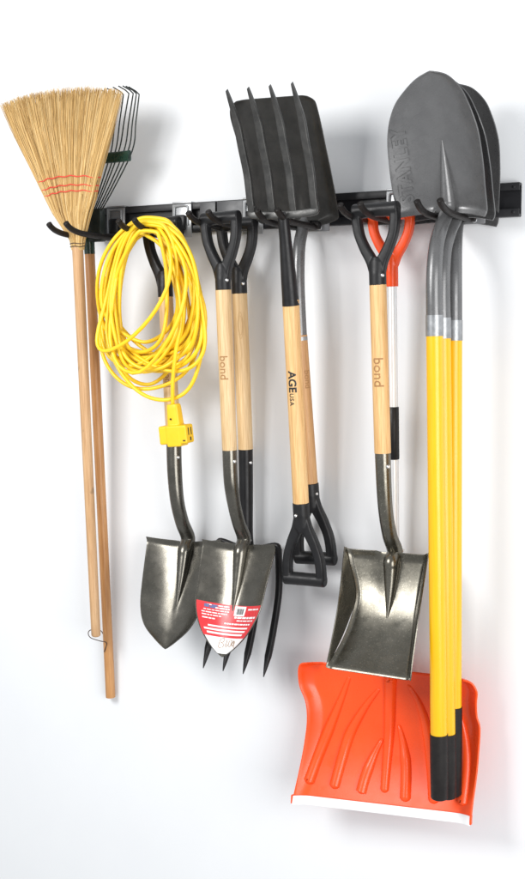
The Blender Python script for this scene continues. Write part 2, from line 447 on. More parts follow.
def blade(bf, L, Rr, f, nrow=48, ncol=40):
    """sheet between a left and a right edge (blade coordinates), shaped by f(s,t)"""
    bm = bmesh.new(); rows = []
    def at(poly, t):
        d = [0]
        for a, b in zip(poly, poly[1:]): d.append(d[-1]+(b-a).length)
        return interp2(d, poly, t*d[-1])
    def interp2(xs, ys, x):
        for i in range(len(xs)-1):
            if x <= xs[i+1]+1e-9:
                u = (x-xs[i])/((xs[i+1]-xs[i]) or 1); return ys[i].lerp(ys[i+1], max(0, min(1, u)))
        return ys[-1]
    for i in range(nrow+1):
        t = i/nrow; a, b = at(L, t), at(Rr, t); row = []
        for j in range(ncol+1):
            s = -1+2*j/ncol
            p = a.lerp(b, j/ncol)
            wd = (b-a).length
            row.append(bm.verts.new(bf.w(p.x, p.y+f(s, t, wd), p.z)))
        rows.append(row)
    for i in range(nrow):
        for j in range(ncol):
            bm.faces.new((rows[i][j], rows[i][j+1], rows[i+1][j+1], rows[i+1][j]))
    bmesh.ops.remove_doubles(bm, verts=bm.verts[:], dist=1e-5)
    return bm
def sm(poly, n=6): return smooth_path([V(p) for p in poly], n)
def mirror(poly): return [V((-p.x, p.y, p.z)) for p in poly]
def frame_tool(top, bot, twist=0): return Frame(P(*top), P(*bot), twist)

# ------------------------------------------------------------------ straw broom
def straw_broom():
    fr = frame_tool((77.5, 247, .130), (96, 637, .075))
    rt = thing('straw_broom', 'upturned corn straw broom with red stitching and a raw wood handle', 'broom', fr.M)
    handle(fr, rt, (77.6, 246), (96, 637), 11.2, 9.3, PINE, ends=(True, False))
    topc = fr.side(66, 88); neck = fr.side(78, 250)
    hfm = Frame(topc, neck)
    L = [(72.8, 250), (71.2, 240), (64, 228), (55, 214), (46.5, 197), (39, 182), (29, 161), (15, 133), (3, 105)]
    Rg = [(82.6, 250), (83.6, 240), (86.5, 226), (90, 212), (95, 196), (98.5, 178), (104, 158), (112, 128), (121.5, 91)]
    Lp, Rp = on_face(hfm, L), on_face(hfm, Rg)
    Lp, Rp = smooth_path(Lp, 5), smooth_path(Rp, 5); n = len(Lp)-1
    topy = [(-1, 105), (-.8, 97), (-.55, 91), (-.3, 88), (0, 86.5), (.4, 86), (.8, 86.5), (1, 91)]
    def edge(t, poly):
        x = t*n; i = min(int(x), n-1); return poly[i].lerp(poly[i+1], x-i)
    def thick(t): return interp([0, .06, .2, .4, .7, 1.1], [.0105, .0115, .0165, .0225, .021, .018], t)
    def pt(a, b, t):
        l, r = edge(min(t, 1), Lp), edge(min(t, 1), Rp)
        p = l.lerp(r, (a+1)/2)
        arch = (1-a*a)*0.018*max(0, (t-0.25)/0.75)
        if t > 1: p += (edge(1, Lp).lerp(edge(1, Rp), (a+1)/2)-edge(.97, Lp).lerp(edge(.97, Rp), (a+1)/2))/0.03*(t-1)
        return V((p.x, -b*thick(t)*math.sqrt(max(0, 1-a*a*0.85)), p.z+arch))
    # dense inner bundle
    bm = bmesh.new(); rings = []
    for i in range(25):
        t = i/24*0.93
        ring = []
        for j in range(28):
            th = 2*math.pi*j/28
            p = pt(math.cos(th)*0.93, math.sin(th)*0.75/max(.3, math.sqrt(1-.85*(math.cos(th)*.93)**2)), t)
            ring.append(bm.verts.new(hfm.w(*p)))
        rings.append(ring)
    for a, b in zip(rings, rings[1:]):
        for j in range(28): bm.faces.new((a[j], a[(j+1) % 28], b[(j+1) % 28], b[j]))
    bm.faces.new(rings[0]); bm.faces.new(rings[-1])
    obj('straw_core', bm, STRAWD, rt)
    # single straws
    bm = bmesh.new(); tone = bm.loops.layers.float_color.new('tone') if False else None
    lay = bm.faces.layers.float.new('tone_f')
    rnd = random.Random(3)
    for k in range(3600):
        a = rnd.uniform(-1, 1); a = math.copysign(abs(a)**0.92, a)
        b = rnd.choice((1, 1, 1, -1))*rnd.uniform(0.72, 1.08)
        if rnd.random() < 0.12: b = rnd.uniform(-1, 1)
        t1 = rnd.uniform(0.945, 1.008) if rnd.random() < 0.88 else rnd.uniform(0.7, 1.03)
        t0 = 0.0 if rnd.random() < 0.6 else rnd.uniform(0.15, 0.75)
        bend = rnd.gauss(0, 0.05); w1 = rnd.gauss(0, 0.012); ph = rnd.uniform(0, 6.28)
        r0 = rnd.uniform(0.0006, 0.0012)*(1.0 if t0 == 0 else 0.7)
        clump = 0.5+0.5*math.sin(a*23+math.sin(a*57)*2)
        tn = min(1, max(0, rnd.gauss(0.36+0.30*clump, 0.24)))
        path = []
        for i in range(9):
            u = t0+(t1-t0)*i/8
            aa = a+bend*max(0, u-.35)**1.3+w1*math.sin(u*7+ph)
            path.append(hfm.w(*pt(max(-1.03, min(1.03, aa)), b+0.06*math.sin(u*5+ph), u)))
        f0 = len(bm.faces)
        tube(bm, path, [r0*(1-.5*(i/8)) for i in range(9)], n=4, cap=False)
        bm.faces.ensure_lookup_table()
        for f in range(f0, len(bm.faces)): bm.faces[f][lay] = tn
    o = obj('bristles', bm, STRAW, rt, sharp=0)
    me = o.data; src = me.attributes.get('tone_f'); vals = [0.0]*len(me.polygons); src.data.foreach_get('value', vals)
    at = me.attributes.new('tone', 'FLOAT', 'CORNER'); cv = [0.0]*len(me.loops)
    for p in me.polygons:
        for li in p.loop_indices: cv[li] = vals[p.index]
    at.data.foreach_set('value', cv)
    # red stitching rows and the neck wire
    for (y_l, y_r, arch) in ((183.5, 177.5, 3.0), (191.5, 185.5, 3.0), (197.5, 191.0, 2.5)):
        loop = []
        tl = interp([p[1] for p in reversed(L)], [8-i for i in range(9)][::1] and [i for i in range(8, -1, -1)], y_l)/8
        tr = interp([p[1] for p in reversed(Rg)], [i for i in range(8, -1, -1)], y_r)/8
        for j in range(64):
            th = 2*math.pi*j/64; a = math.cos(th)*1.0; sb = math.sin(th)
            t = tl+(tr-tl)*(a+1)/2 - 0.004*math.sin(a*16)
            p = pt(a*1.0, 0, t); l2 = pt(a*.98, 1.24 if sb > 0 else -1.24, t)
            k = abs(sb)**0.35
            loop.append(hfm.w(p.x*1.02, l2.y*k if abs(sb) > 1e-6 else 0, p.z))
        bm = bmesh.new(); tube(bm, loop, 0.0014, n=8, closed=True); obj('stitching', bm, STITCH, rt)
    for py in (243.5, 246.5):
        z = fr.z(77.6, py); r = px_r(fr.w(0, 0, z), 14.6)
        bm = bmesh.new(); tube(bm, [fr.w(r*math.cos(q), r*math.sin(q), z+0.0008*math.sin(3*q)) for q in [2*math.pi*i/24 for i in range(24)]], 0.0009, n=6, closed=True)
        obj('neck_wire', bm, BROWNWIRE, rt)
straw_broom()

# ------------------------------------------------------------------ spring rake
def spring_rake():
    fr = frame_tool((89.6, 254, .072), (110.5, 697, .014))
    rt = thing('spring_rake', 'upturned wire leaf rake with a dark green ferrule, mostly behind the straw broom', 'rake', fr.M)
    handle(fr, rt, (89.4, 250), (110.5, 697), 10.2, 9.6, RAKEW, ends=(False, True))
    zt, zb = fr.z(87.2, 203), fr.z(89.6, 254); r = px_r(fr.w(0, 0, zb), 10.8)
    obj('ferrule', rod([fr.w(0, 0, zb), fr.w(0, 0, (zt+zb)/2), fr.w(0, 0, zt)], [r, r*.99, r*.94], n=24), GREEN, rt)
    # clamp the tines come out of
    cl = [fr.face(*q) for q in ((91.5, 243), (104, 243), (102.5, 208), (90, 208))]
    bm = bmesh.new(); I = fr.M
    za, zb2 = fr.z(97, 242), fr.z(97, 209)
    box(bm, I, -0.006, cl[1].x, -0.011, 0.011, za, zb2, 0.004); cl_o = obj('tine_clamp', bm, TINE, rt)
    # cross brace
    bl, br = fr.face(112, 158), fr.face(136, 154)
    zc = (bl.z+br.z)/2; xr = br.x
    z0 = fr.z(97, 216)
    axx = fr.face(88, 152).x*0
    bm = bmesh.new()
    def arc(x): return -0.028*(x/xr)**2*1.0
    tube(bm, [fr.w(x*xr, arc(x*xr), zc-0.004*abs(x)) for x in [-.8+i*.09 for i in range(21)]], 0.005, 0.0125, ref=fr.Z, n=16, power=4)
    obj('cross_brace', bm, GREEN, rt)
    tops = [108.5, 113.0, 117.5, 120.8, 126.0, 130.0, 133.7]
    bend = [(114.5, 98), (121, 96.5), (127.6, 95.5), (133.8, 94.6), (138.4, 94.6), (141.3, 94.8), (143.4, 95.4)]
    for i in range(7):
        b = fr.face(tops[i], 150, arc(xr*(i+1)/7.0)); t = fr.face(*bend[i], -0.03*((i+1)/7)**2)
        for s in (-1, 1):
            b, t = fr.face(tops[i], 150, arc(xr*(i+1)/7.0)), fr.face(*bend[i], -0.03*((i+1)/7)**2)
            if s < 0: b.x *= .84; t.x *= .78
            yb = arc(b.x); yt = -0.034*(t.x/xr)**2*0.8
            z_s = z0-0.004*i
            q = [V((s*(0.003+0.0011*i), 0, z_s)), V((s*(b.x*0.55), yb*0.4, z_s+(b.z-z_s)*.5)), V((s*b.x, yb, b.z)), V((s*(b.x*.5+t.x*.5), (yb+yt)/2, (b.z+t.z)/2)), V((s*t.x, yt, t.z))]
            pts = smooth_path([fr.w(*p) for p in q], 6)
            tipv = [V((s*(t.x-0.001), yt-0.012, t.z+0.006)), V((s*(t.x-0.003), yt-0.036, t.z+0.012))]
            pts += [fr.w(*p) for p in tipv]
            bm = bmesh.new(); tube(bm, pts, 0.0016, 0.0016, n=8); obj('tine', bm, TINE, rt)
    # wire loop that catches the end of the broom handle
    bm = bmesh.new()
    lp = [P(104, 652, .035), P(106.5, 643, .035), P(100, 641, .06), P(91, 638, .10), P(88.2, 634, .105), P(89.5, 630.5, .09), P(95, 629.5, .06), P(101, 631, .03), P(104.5, 638, .03), P(106, 643, .033)]
    tube(bm, smooth_path(lp, 6), 0.0011, n=8); obj('hanging_loop', bm, BROWNWIRE, rt)
    bm = bmesh.new()
    tube(bm, smooth_path([P(94, 201, .10), P(96.5, 199, .10), P(97, 192, .10), P(94, 187, .10)], 5), 0.0011, n=6); obj('wire_hook', bm, TINE, rt)
spring_rake()

# ------------------------------------------------------------------ round shovels hanging blade down
def flat(ps): return [V((p.x, 0, p.z)) for p in ps]
def round_blade(bf, lft, tip, f, mir=True, rgt=None, rim=-0.018):
    L = flat(on_face(bf, lft, rim)+on_face(bf, [tip], 0))
    tipx = L[-1].x
    if mir: Rr = [V((2*bf.cx-p.x, p.y, p.z)) for p in L]
    else: Rr = on_face(bf, rgt+[tip])
    L, Rr = smooth_path(L, 6), smooth_path(Rr, 6)
    L[-1] = Rr[-1] = (L[-1]+Rr[-1])/2
    return L, Rr
def bowl(depth, frog, flen, fw=0.016, lip=0.0):
    def f(s, t, wd):
        y = -depth*(abs(s)**2.2)*min(1, wd/0.17)**1.2 + depth*0.55*math.sin(math.pi*min(1, t*1.0))*(1-s*s)
        x = s*wd/2
        if t < flen:
            q = (1-t/flen); hw = fw*(0.25+0.75*q)
            y -= frog*q**0.7*math.exp(-(x/hw)**2*1.6)
        if lip and t < 0.045: y -= lip*(1-t/0.045)**2*min(1, abs(s)*3)
        return y
    return f
def frog(bf, f, t1, H, pts, rad, rt, mat, wd=.16, end=0.0015):
    """the socket carried on over the blade as a tapering ridge"""
    add = []; ar = []
    r0 = rad[-1]
    for i in range(1, 11):
        t = 0.03+(t1-0.03)*i/10; r = r0*1.04+(end-r0*1.04)*(i/10)**1.5
        add.append(bf.w(0, f(0, t, wd)-r*0.45, bf.topz-t*H)); ar.append(r)
    return pts+add, rad+ar
def socket2(fr, rt, path, widths, mat, bf, f, t1, H, name='socket'):
    pts = [fr.side(*q) for q in path]; rad = [px_r(p, w_) for p, w_ in zip(pts, widths)]
    pts, rad = frog(bf, f, t1, H, pts, rad, rt, mat)
    sp = smooth_path(pts, 5); k = len(pts)-1
    rr = [interp(list(range(k+1)), rad, i/5) for i in range(len(sp))]
    return obj(name, rod(sp, rr, n=24), mat, rt)
def shovel_cord():
    fr = frame_tool((165.5, 295, .095), (173.5, 440, .091))
    rt = thing('digging_shovel', 'round point shovel hanging behind the coiled yellow cord', 'shovel', fr.M)
    d_grip(fr, rt, (165.3, 297), (163.8, 276), (160.5, 224), 17, 15.5, BLACK)
    h, r0, r1 = handle(fr, rt, (165.5, 297), (173.7, 444), 14.8, 14.8, ASH)
    bm = text_mesh('bond', 0.021); wrap_on_handle(bm, fr, fr.z(171, 378), view_angle(fr)-0.35, r0*1.0); obj('brand_mark', bm, BURN, h)
    top = fr.side(188.5, 542); tip = fr.side(165, 649)
    bf = Frame(top, tip); bf.cx = 0; H = (top-tip).length; bf.topz = H
    f = bowl(0.020, 0.003, 0.62, lip=0.008)
    sk = socket2(fr, rt, [(173.7, 437), (174.5, 470), (177, 500), (182, 522), (188, 538)], [15.2, 15.0, 14.2, 14, 14.5], DSTEEL, bf, f, 0.60, H)
    z = fr.z(175, 457); bm = bmesh.new(); a = view_angle(fr)+0.5; rr = r0*1.0; ball(bm, fr.w(math.sin(a)*rr, -math.cos(a)*rr, z), 0.004); obj('rivet', bm, SHINY, sk)
    L, Rr = round_blade(bf, [(148, 538), (145.5, 556), (142.5, 580), (140.3, 606), (143, 624), (152, 637.5)], (164.5, 649), None)
    solid('blade', blade(bf, L, Rr, f), DSTEEL, rt, 0.0022, 0.0006)
shovel_cord()

def shovel_label():
    fr = frame_tool((223.3, 290, .155), (229.5, 447, .142))
    rt = thing('digging_shovel', 'round point shovel with a red and white label on its blade', 'shovel', fr.M)
    d_grip(fr, rt, (223.3, 290.5), (222, 268), (220.5, 218), 17.6, 15.8, BLACK, grip=13.5, rivet=(0.45, 0.5))
    h, r0, r1 = handle(fr, rt, (223.3, 290), (229.6, 450), 16, 15, ASH)
    bm = text_mesh('bond', 0.026, 0.0002); wrap_on_handle(bm, fr, fr.z(225, 367.5), view_angle(fr)-0.42, (r0+r1)/2); obj('brand_mark', bm, BURN, h)
    top = fr.side(243.8, 542); tip = fr.side(222, 657)
    bf = Frame(top, tip); bf.cx = 0; H = (top-tip).length; bf.topz = H
    f = bowl(0.020, 0.003, 0.60, lip=0.008)
    sk = socket2(fr, rt, [(229.5, 446.5), (231, 482), (234.5, 506), (239, 524), (244, 538.5)], [15.0, 14.6, 13.4, 13.2, 14.2], DSTEEL, bf, f, 0.60, H)
    z = fr.z(231, 461); bm = bmesh.new(); a = view_angle(fr)+0.62; rr = r0; ball(bm, fr.w(math.sin(a)*rr, -math.cos(a)*rr, z), 0.004); obj('rivet', bm, SHINY, sk)
    bm = bmesh.new(); ball(bm, fr.side(251, 540)+V((0, -0.006, 0)), 0.004); obj('rivet', bm, SHINY, sk)
    L, Rr = round_blade(bf, [(204, 540.5), (201.5, 556), (198.5, 580), (195.3, 604), (199, 627), (208, 644.5)], (221.5, 657), None)
    bl = solid('blade', blade(bf, L, Rr, f), DSTEEL, rt, 0.0022, 0.0006)
    # paper label following the blade, with its print
    def surf(x, z, lift):
        t = None
        # find row t whose height matches
        zs = [ (L[min(len(L)-1, int(k*(len(L)-1)/40))].z) for k in range(41)]
        lo, hi = 0.0, 1.0
        d = [0]
        for a, b in zip(L, L[1:]): d.append(d[-1]+(b-a).length)
        for _ in range(30):
            m = (lo+hi)/2; u = m*d[-1]
            i = max(0, min(len(L)-2, next((k for k in range(len(d)-1) if u <= d[k+1]), len(L)-2)))
            zz = L[i].lerp(L[i+1], (u-d[i])/((d[i+1]-d[i]) or 1)); 
            if zz.z > z: lo = m
            else: hi = m
        wd = max(0.002, 2*abs(zz.x)); s = max(-1, min(1, x/(wd/2)))
        return bf.w(x, f(s, lo, wd)-0.0016-lift, z), wd
    zt = bf.face(228, 604).z
    def patch(z0, z1, w0, w1, lift, nz=14, nx=22):
        """label area between two heights, limits are shares of the blade's half width"""
        bm = bmesh.new(); rows = []
        for i in range(nz+1):
            z = z1+(z0-z1)*i/nz; _, wd = surf(0, z, 0); row = []
            for j in range(nx+1):
                s = w0+(w1-w0)*j/nx
                row.append(bm.verts.new(surf(s*wd/2, z, lift)[0]))
            rows.append(row)
        for a, b in zip(rows, rows[1:]):
            for j in range(nx): bm.faces.new((a[j], a[j+1], b[j+1], b[j]))
        return bm
    lb = obj('label', patch(zt*0.37, zt, -0.965, 0.965, 0.0), REDL, bl)
    obj('label_footer', patch(zt*0.06, zt*0.37, -0.93, 0.93, 0.0), WHL, lb)
    obj('barcode_panel', patch(zt*0.80, zt*0.985, 0.06, 0.42, 0.0005, 5, 5), WHL, lb)
    bm = bmesh.new()
    for i in range(9):
        q = patch(zt*0.83, zt*0.94, 0.13+i*0.026, 0.13+i*0.026+(0.016 if i % 3 else 0.009), 0.0010, 2, 1)
        me = bpy.data.meshes.new('x'); q.to_mesh(me); q.free(); bm.from_mesh(me); bpy.data.meshes.remove(me)
    obj('barcode', bm, INK, lb)
    bm = bmesh.new(); rnd = random.Random(5)
    def lines(rows_):
        for (zc, hh, a, b) in rows_:
            x = a
            while x < b:
                ww = rnd.uniform(0.05, 0.16); e = min(b, x+ww)
                q = patch(zt*(zc-hh), zt*(zc+hh), x, e, 0.0005, 1, 3)
                me = bpy.data.meshes.new('x'); q.to_mesh(me); q.free(); bm.from_mesh(me); bpy.data.meshes.remove(me)
                x = e+0.02
    lines([(.955, .010, -.72, -.1), (.91, .012, -.55, -.1), (.93, .014, .5, .9), (.86, .008, -.8, -.1), (.81, .010, -.85, -.15), (.76, .010, -.85, -.3), (.77, .018, .1, .9), (.71, .012, .2, .85),
           (.70, .012, -.85, -.5), (.64, .014, -.2, .8)])
    obj('label_print', bm, WHL, lb)
    bm = bmesh.new(); 
    for (zc, hh, a, b) in ((.565, .015, -.72, .78), (.50, .017, -.86, .74), (.435, .018, -.80, .70)):
        q = patch(zt*(zc-hh), zt*(zc+hh), a, b, 0.0005, 1, 14); me = bpy.data.meshes.new('x'); q.to_mesh(me); q.free(); bm.from_mesh(me); bpy.data.meshes.remove(me)
    obj('label_lines', bm, WHL, lb)
    # red picture mark and handwriting
    bm = bmesh.new()
    for (zc, hh, a, b) in ((.93, .03, -.78, -.66), (.915, .02, -.64, -.5), (.945, .018, -.6, -.45)):
        q = patch(zt*(zc-hh), zt*(zc+hh), a, b, 0.0008, 2, 3); me = bpy.data.meshes.new('x'); q.to_mesh(me); q.free(); bm.from_mesh(me); bpy.data.meshes.remove(me)
    obj('label_logo', bm, plain('label_blue', (0.10, 0.12, 0.28), (0.14, 0.16, 0.32), 0.4), lb)
    strokes = [[(-.30, .36), (-.34, .30), (-.33, .20), (-.22, .19)], [(-.30, .36), (-.12, .38), (-.14, .31), (-.26, .29), (-.12, .27), (-.10, .21), (-.30, .19)],
               [(.02, .35), (.06, .30), (.0, .24), (.10, .22), (.12, .27)], [(.20, .34), (.20, .24), (.34, .24), (.36, .34), (.24, .35)], [(.46, .33), (.40, .27), (.5, .24), (.56, .31), (.48, .34), (.58, .23), (.64, .20)]]
    bm = bmesh.new()
    for st in strokes:
        pp = smooth_path([V((a, b, 0)) for a, b in st], 6)
        w3 = []
        for p in pp:
            z = zt*(p.y-.02); _, wd = surf(0, zt*.28, 0); w3.append(surf(p.x*wd/2, z, 0.0006)[0])
        tube(bm, w3, 0.0005, n=5)
    obj('handwriting', bm, BURN, lb)
shovel_label()

# ------------------------------------------------------------------ spading fork behind it
def spading_fork():
    fr = frame_tool((239.5, 294, .062), (245.5, 447, .040))
    rt = thing('spading_fork', 'black four tine digging fork hanging behind the shovel with the red label', 'garden fork', fr.M)
    d_grip(fr, rt, (239.6, 294), (238.8, 271), (237.6, 224), 17.5, 15.8, BLACK, grip=13.5, rivet=(0.45, 0.5))
    h, r0, r1 = handle(fr, rt, (239.6, 293), (245.6, 449), 15.5, 15, ASH)
    # faint oval brand
    bm = bmesh.new(); rr = (r0+r1)/2; va = view_angle(fr)-0.05
    for sc in (1.0, 0.72):
        z0 = fr.z(241, 325)
        lp = []
        for i in range(28):
            th = 2*math.pi*i/28; a = va+math.cos(th)*0.32*sc
            lp.append(fr.w(math.sin(a)*(rr+.0002), -math.cos(a)*(rr+.0002), z0+math.sin(th)*0.030*sc))
        tube(bm, lp, 0.0005, n=5, closed=True)
    obj('brand_mark', bm, BURNL, h)
    sk, pts = socket(fr, rt, [(245.5, 446.5), (246, 490), (246.5, 530), (248, 548)], [14.8, 14.2, 13.0, 12.0], BLKST)
    a = view_angle(fr)+0.62; bm = bmesh.new(); ball(bm, fr.w(math.sin(a)*r0, -math.cos(a)*r0, fr.z(246, 462)), 0.004); obj('rivet', bm, SHINY, sk)
    head = fr.side(248, 551)
    tips = [(200.5, 671), (221, 673.5), (242, 675.5), (263, 677)]
    # the tines' spacing comes from the rightmost one
    ff = Frame(head+V((0, 0, 1)), head)
    right = [(278.3, 549), (279.2, 575), (278.5, 595), (275, 620), (270.5, 645), (263.5, 677)]
    xr = ff.face(278.3, 549, 0.0).x
    side_r = [ff.loc(ff.side(*q, x=xr)) for q in right]
    obj('shoulder', (lambda b: (tube(b, smooth_path([ff.w(-xr, side_r[0].y, side_r[0].z-.004), ff.w(-xr*.9, side_r[0].y, side_r[0].z+.008), ff.w(0, 0, .004), ff.w(xr*.9, side_r[0].y, side_r[0].z+.008), ff.w(xr, side_r[0].y, side_r[0].z-.004)], 6), 0.0065, n=12), b)[1])(bmesh.new()), BLKST, rt)
    for k in range(4):
        x = -xr+2*xr*k/3
        pts = smooth_path([ff.w(x, q.y, q.z) for q in side_r], 6); m = len(pts)
        rx = [0.0074*(1 if i < m*.86 else max(0.12, ((m-1-i)/(m*.14))**.8)) for i in range(m)]
        bm = bmesh.new(); tube(bm, pts, rx, [r*1.05 for r in rx], n=12, power=3.0); obj('tine', bm, BLKST, rt)
spading_fork()

# ------------------------------------------------------------------ upturned manure fork
def manure_fork():
    fr = frame_tool((291, 305, .150), (301, 504, .110))
    rt = thing('manure_fork', 'upturned fork with four flat charcoal tines and black lettering on its pale handle', 'garden fork', fr.M)
    d_grip(fr, rt, (301, 502.5), (302, 527), (303.6, 579), 18.6, 17, BLACK, grip=13.5, thick=9)
    bm = bmesh.new(); a = view_angle(fr)-0.7; z = fr.z(301, 514); r = px_r(fr.w(0, 0, z), 17.5); ball(bm, fr.w(math.sin(a)*r, -math.cos(a)*r, z), 0.004); obj('rivet', bm, SHINY, rt)
    h, r0, r1 = handle(fr, rt, (290.8, 300), (301, 505), 17, 16, GOLDEN)
    va = view_angle(fr)
    z1 = fr.z(294, 379); rr = (r0+r1)/2
    bm = text_mesh('AGE', 0.024, 0.0007); wrap_on_handle(bm, fr, fr.z(293, 381), va-0.38, rr); obj('brand_mark', bm, INK, h)
    bm = text_mesh('USA', 0.0135, 0.0002, 1.15); wrap_on_handle(bm, fr, fr.z(294, 398.5), va-0.52, rr); obj('brand_mark', bm, INK, h)
    sk, pts = socket(fr, rt, [(290.9, 305.5), (288.5, 275), (285.5, 240), (283.8, 222), (283.2, 212)], [17.3, 15.5, 12.2, 11.6, 10], BLKST)
    head = fr.side(283.2, 212)
    ff = Frame(head+V((0, 0, 1)), head)
    # centre line of the tines on the middle plane: mean of the second and third
    mid_ = [(283.2, 212), (281.3, 197), (278.5, 172), (273.3, 145), (268.2, 118), (258.8, 86.5)]
    cl = [ff.loc(ff.side(*q)) for q in mid_]
    xr = ff.face(316.5, 211).x*0.5+abs(ff.face(251, 213).x)*0.5
    sp = smooth_path(cl, 8); m = len(sp)
    bm = bmesh.new()
    # rounded base bar, two outer tines run into it in one bend
    for k in range(4):
        x = -xr+0.003+(2*xr-0.006)*k/3
        pts = [ff.w(x, p.y, p.z) for p in sp]
        wd = [0.0080*(1.0 if i < m*.72 else max(0.06, 1-((i-m*.72)/(m*.28))**1.3)) for i in range(m)]
        b2 = bmesh.new(); tube(b2, pts, wd, [0.0052]*m, ref=ff.Y, n=16, power=4.5)
        obj('tine', b2, FORKG, rt)
    bar = [ff.w(x, -0.0005, z) for x, z in ((-xr+.004, .016), (-xr+.0025, .004), (-xr+.009, -.003), (0, -.006), (xr-.009, -.003), (xr-.0025, .004), (xr-.004, .016))]
    tube(bm, smooth_path(bar, 6), 0.0085, 0.0055, ref=ff.Y, n=16, power=4)
    obj('base_bar', bm, FORKG, rt)
manure_fork()

# ------------------------------------------------------------------ upturned scoop behind the fork
def scoop():
    fr = frame_tool((300.2, 340, .078), (310.3, 484, .050))
    rt = thing('square_shovel', 'upturned dark square shovel behind the flat tined fork', 'shovel', fr.M)
    d_grip(fr, rt, (310.3, 483), (312.2, 507), (314.5, 558), 18, 17, BLACK, grip=13.5, thick=9)
    bm = bmesh.new(); a = view_angle(fr)+0.7; z = fr.z(311.5, 493); r = px_r(fr.w(0, 0, z), 17.5); ball(bm, fr.w(math.sin(a)*r, -math.cos(a)*r, z), 0.0035); obj('rivet', bm, SHINY, rt)
    h, r0, r1 = handle(fr, rt, (300.2, 335), (310.3, 486), 15, 15.2, BROWNW)
    va = view_angle(fr); bm = text_mesh('bond', 0.020); wrap_on_handle(bm, fr, fr.z(303, 379), va+0.62, (r0+r1)/2); obj('brand_mark', bm, BURN, h)
    sk, pts = socket(fr, rt, [(300.2, 339), (298.8, 305), (298.2, 275), (299.5, 245), (304, 222), (304.5, 206)], [14.2, 13.6, 13, 12.5, 12, 9], GREY)
    z = fr.z(300.2, 338.5); bm = bmesh.new(); tube(bm, [fr.w(0, 0, z-.004), fr.w(0, 0, z+.004)], px_r(fr.w(0, 0, z), 15.2), n=24); obj('ferrule', bm, FERR, rt)
    bot = fr.side(303.5, 221); top = fr.side(272.5, 100)
    bf = Frame(top, bot); bf.cx = 0
    def f(s, t, wd):
        y = -0.022*max(0, (abs(s)-.72)/.28)**1.6*(1-0.55*t)
        y += 0.012*math.sin(math.pi*t)*(1-s*s)
        x = s*wd/2
        if t < 0.4: y -= 0.014*(1-t/.4)**.8*math.exp(-(x/(0.006+0.012*(1-t/.4)))**2)
        return y
    Rp = trace(bf, [(322, 225), (336, 220), (338.3, 213), (331, 172), (326, 148), (321.5, 126), (317.5, 109), (314.5, 100.5), (307, 96.2)], f, 1, True)
    Lp = trace(bf, [(262, 224), (254, 218), (250.5, 208), (244.5, 176), (239.5, 150), (233, 128), (230, 116), (230.5, 107), (236, 101.5)], f, -1, True)
    Rp, Lp = smooth_path(Rp, 5), smooth_path(Lp, 5)
    solid('blade', blade(bf, Lp, Rp, f), CHAR, rt, 0.0022, 0.0006)
scoop()

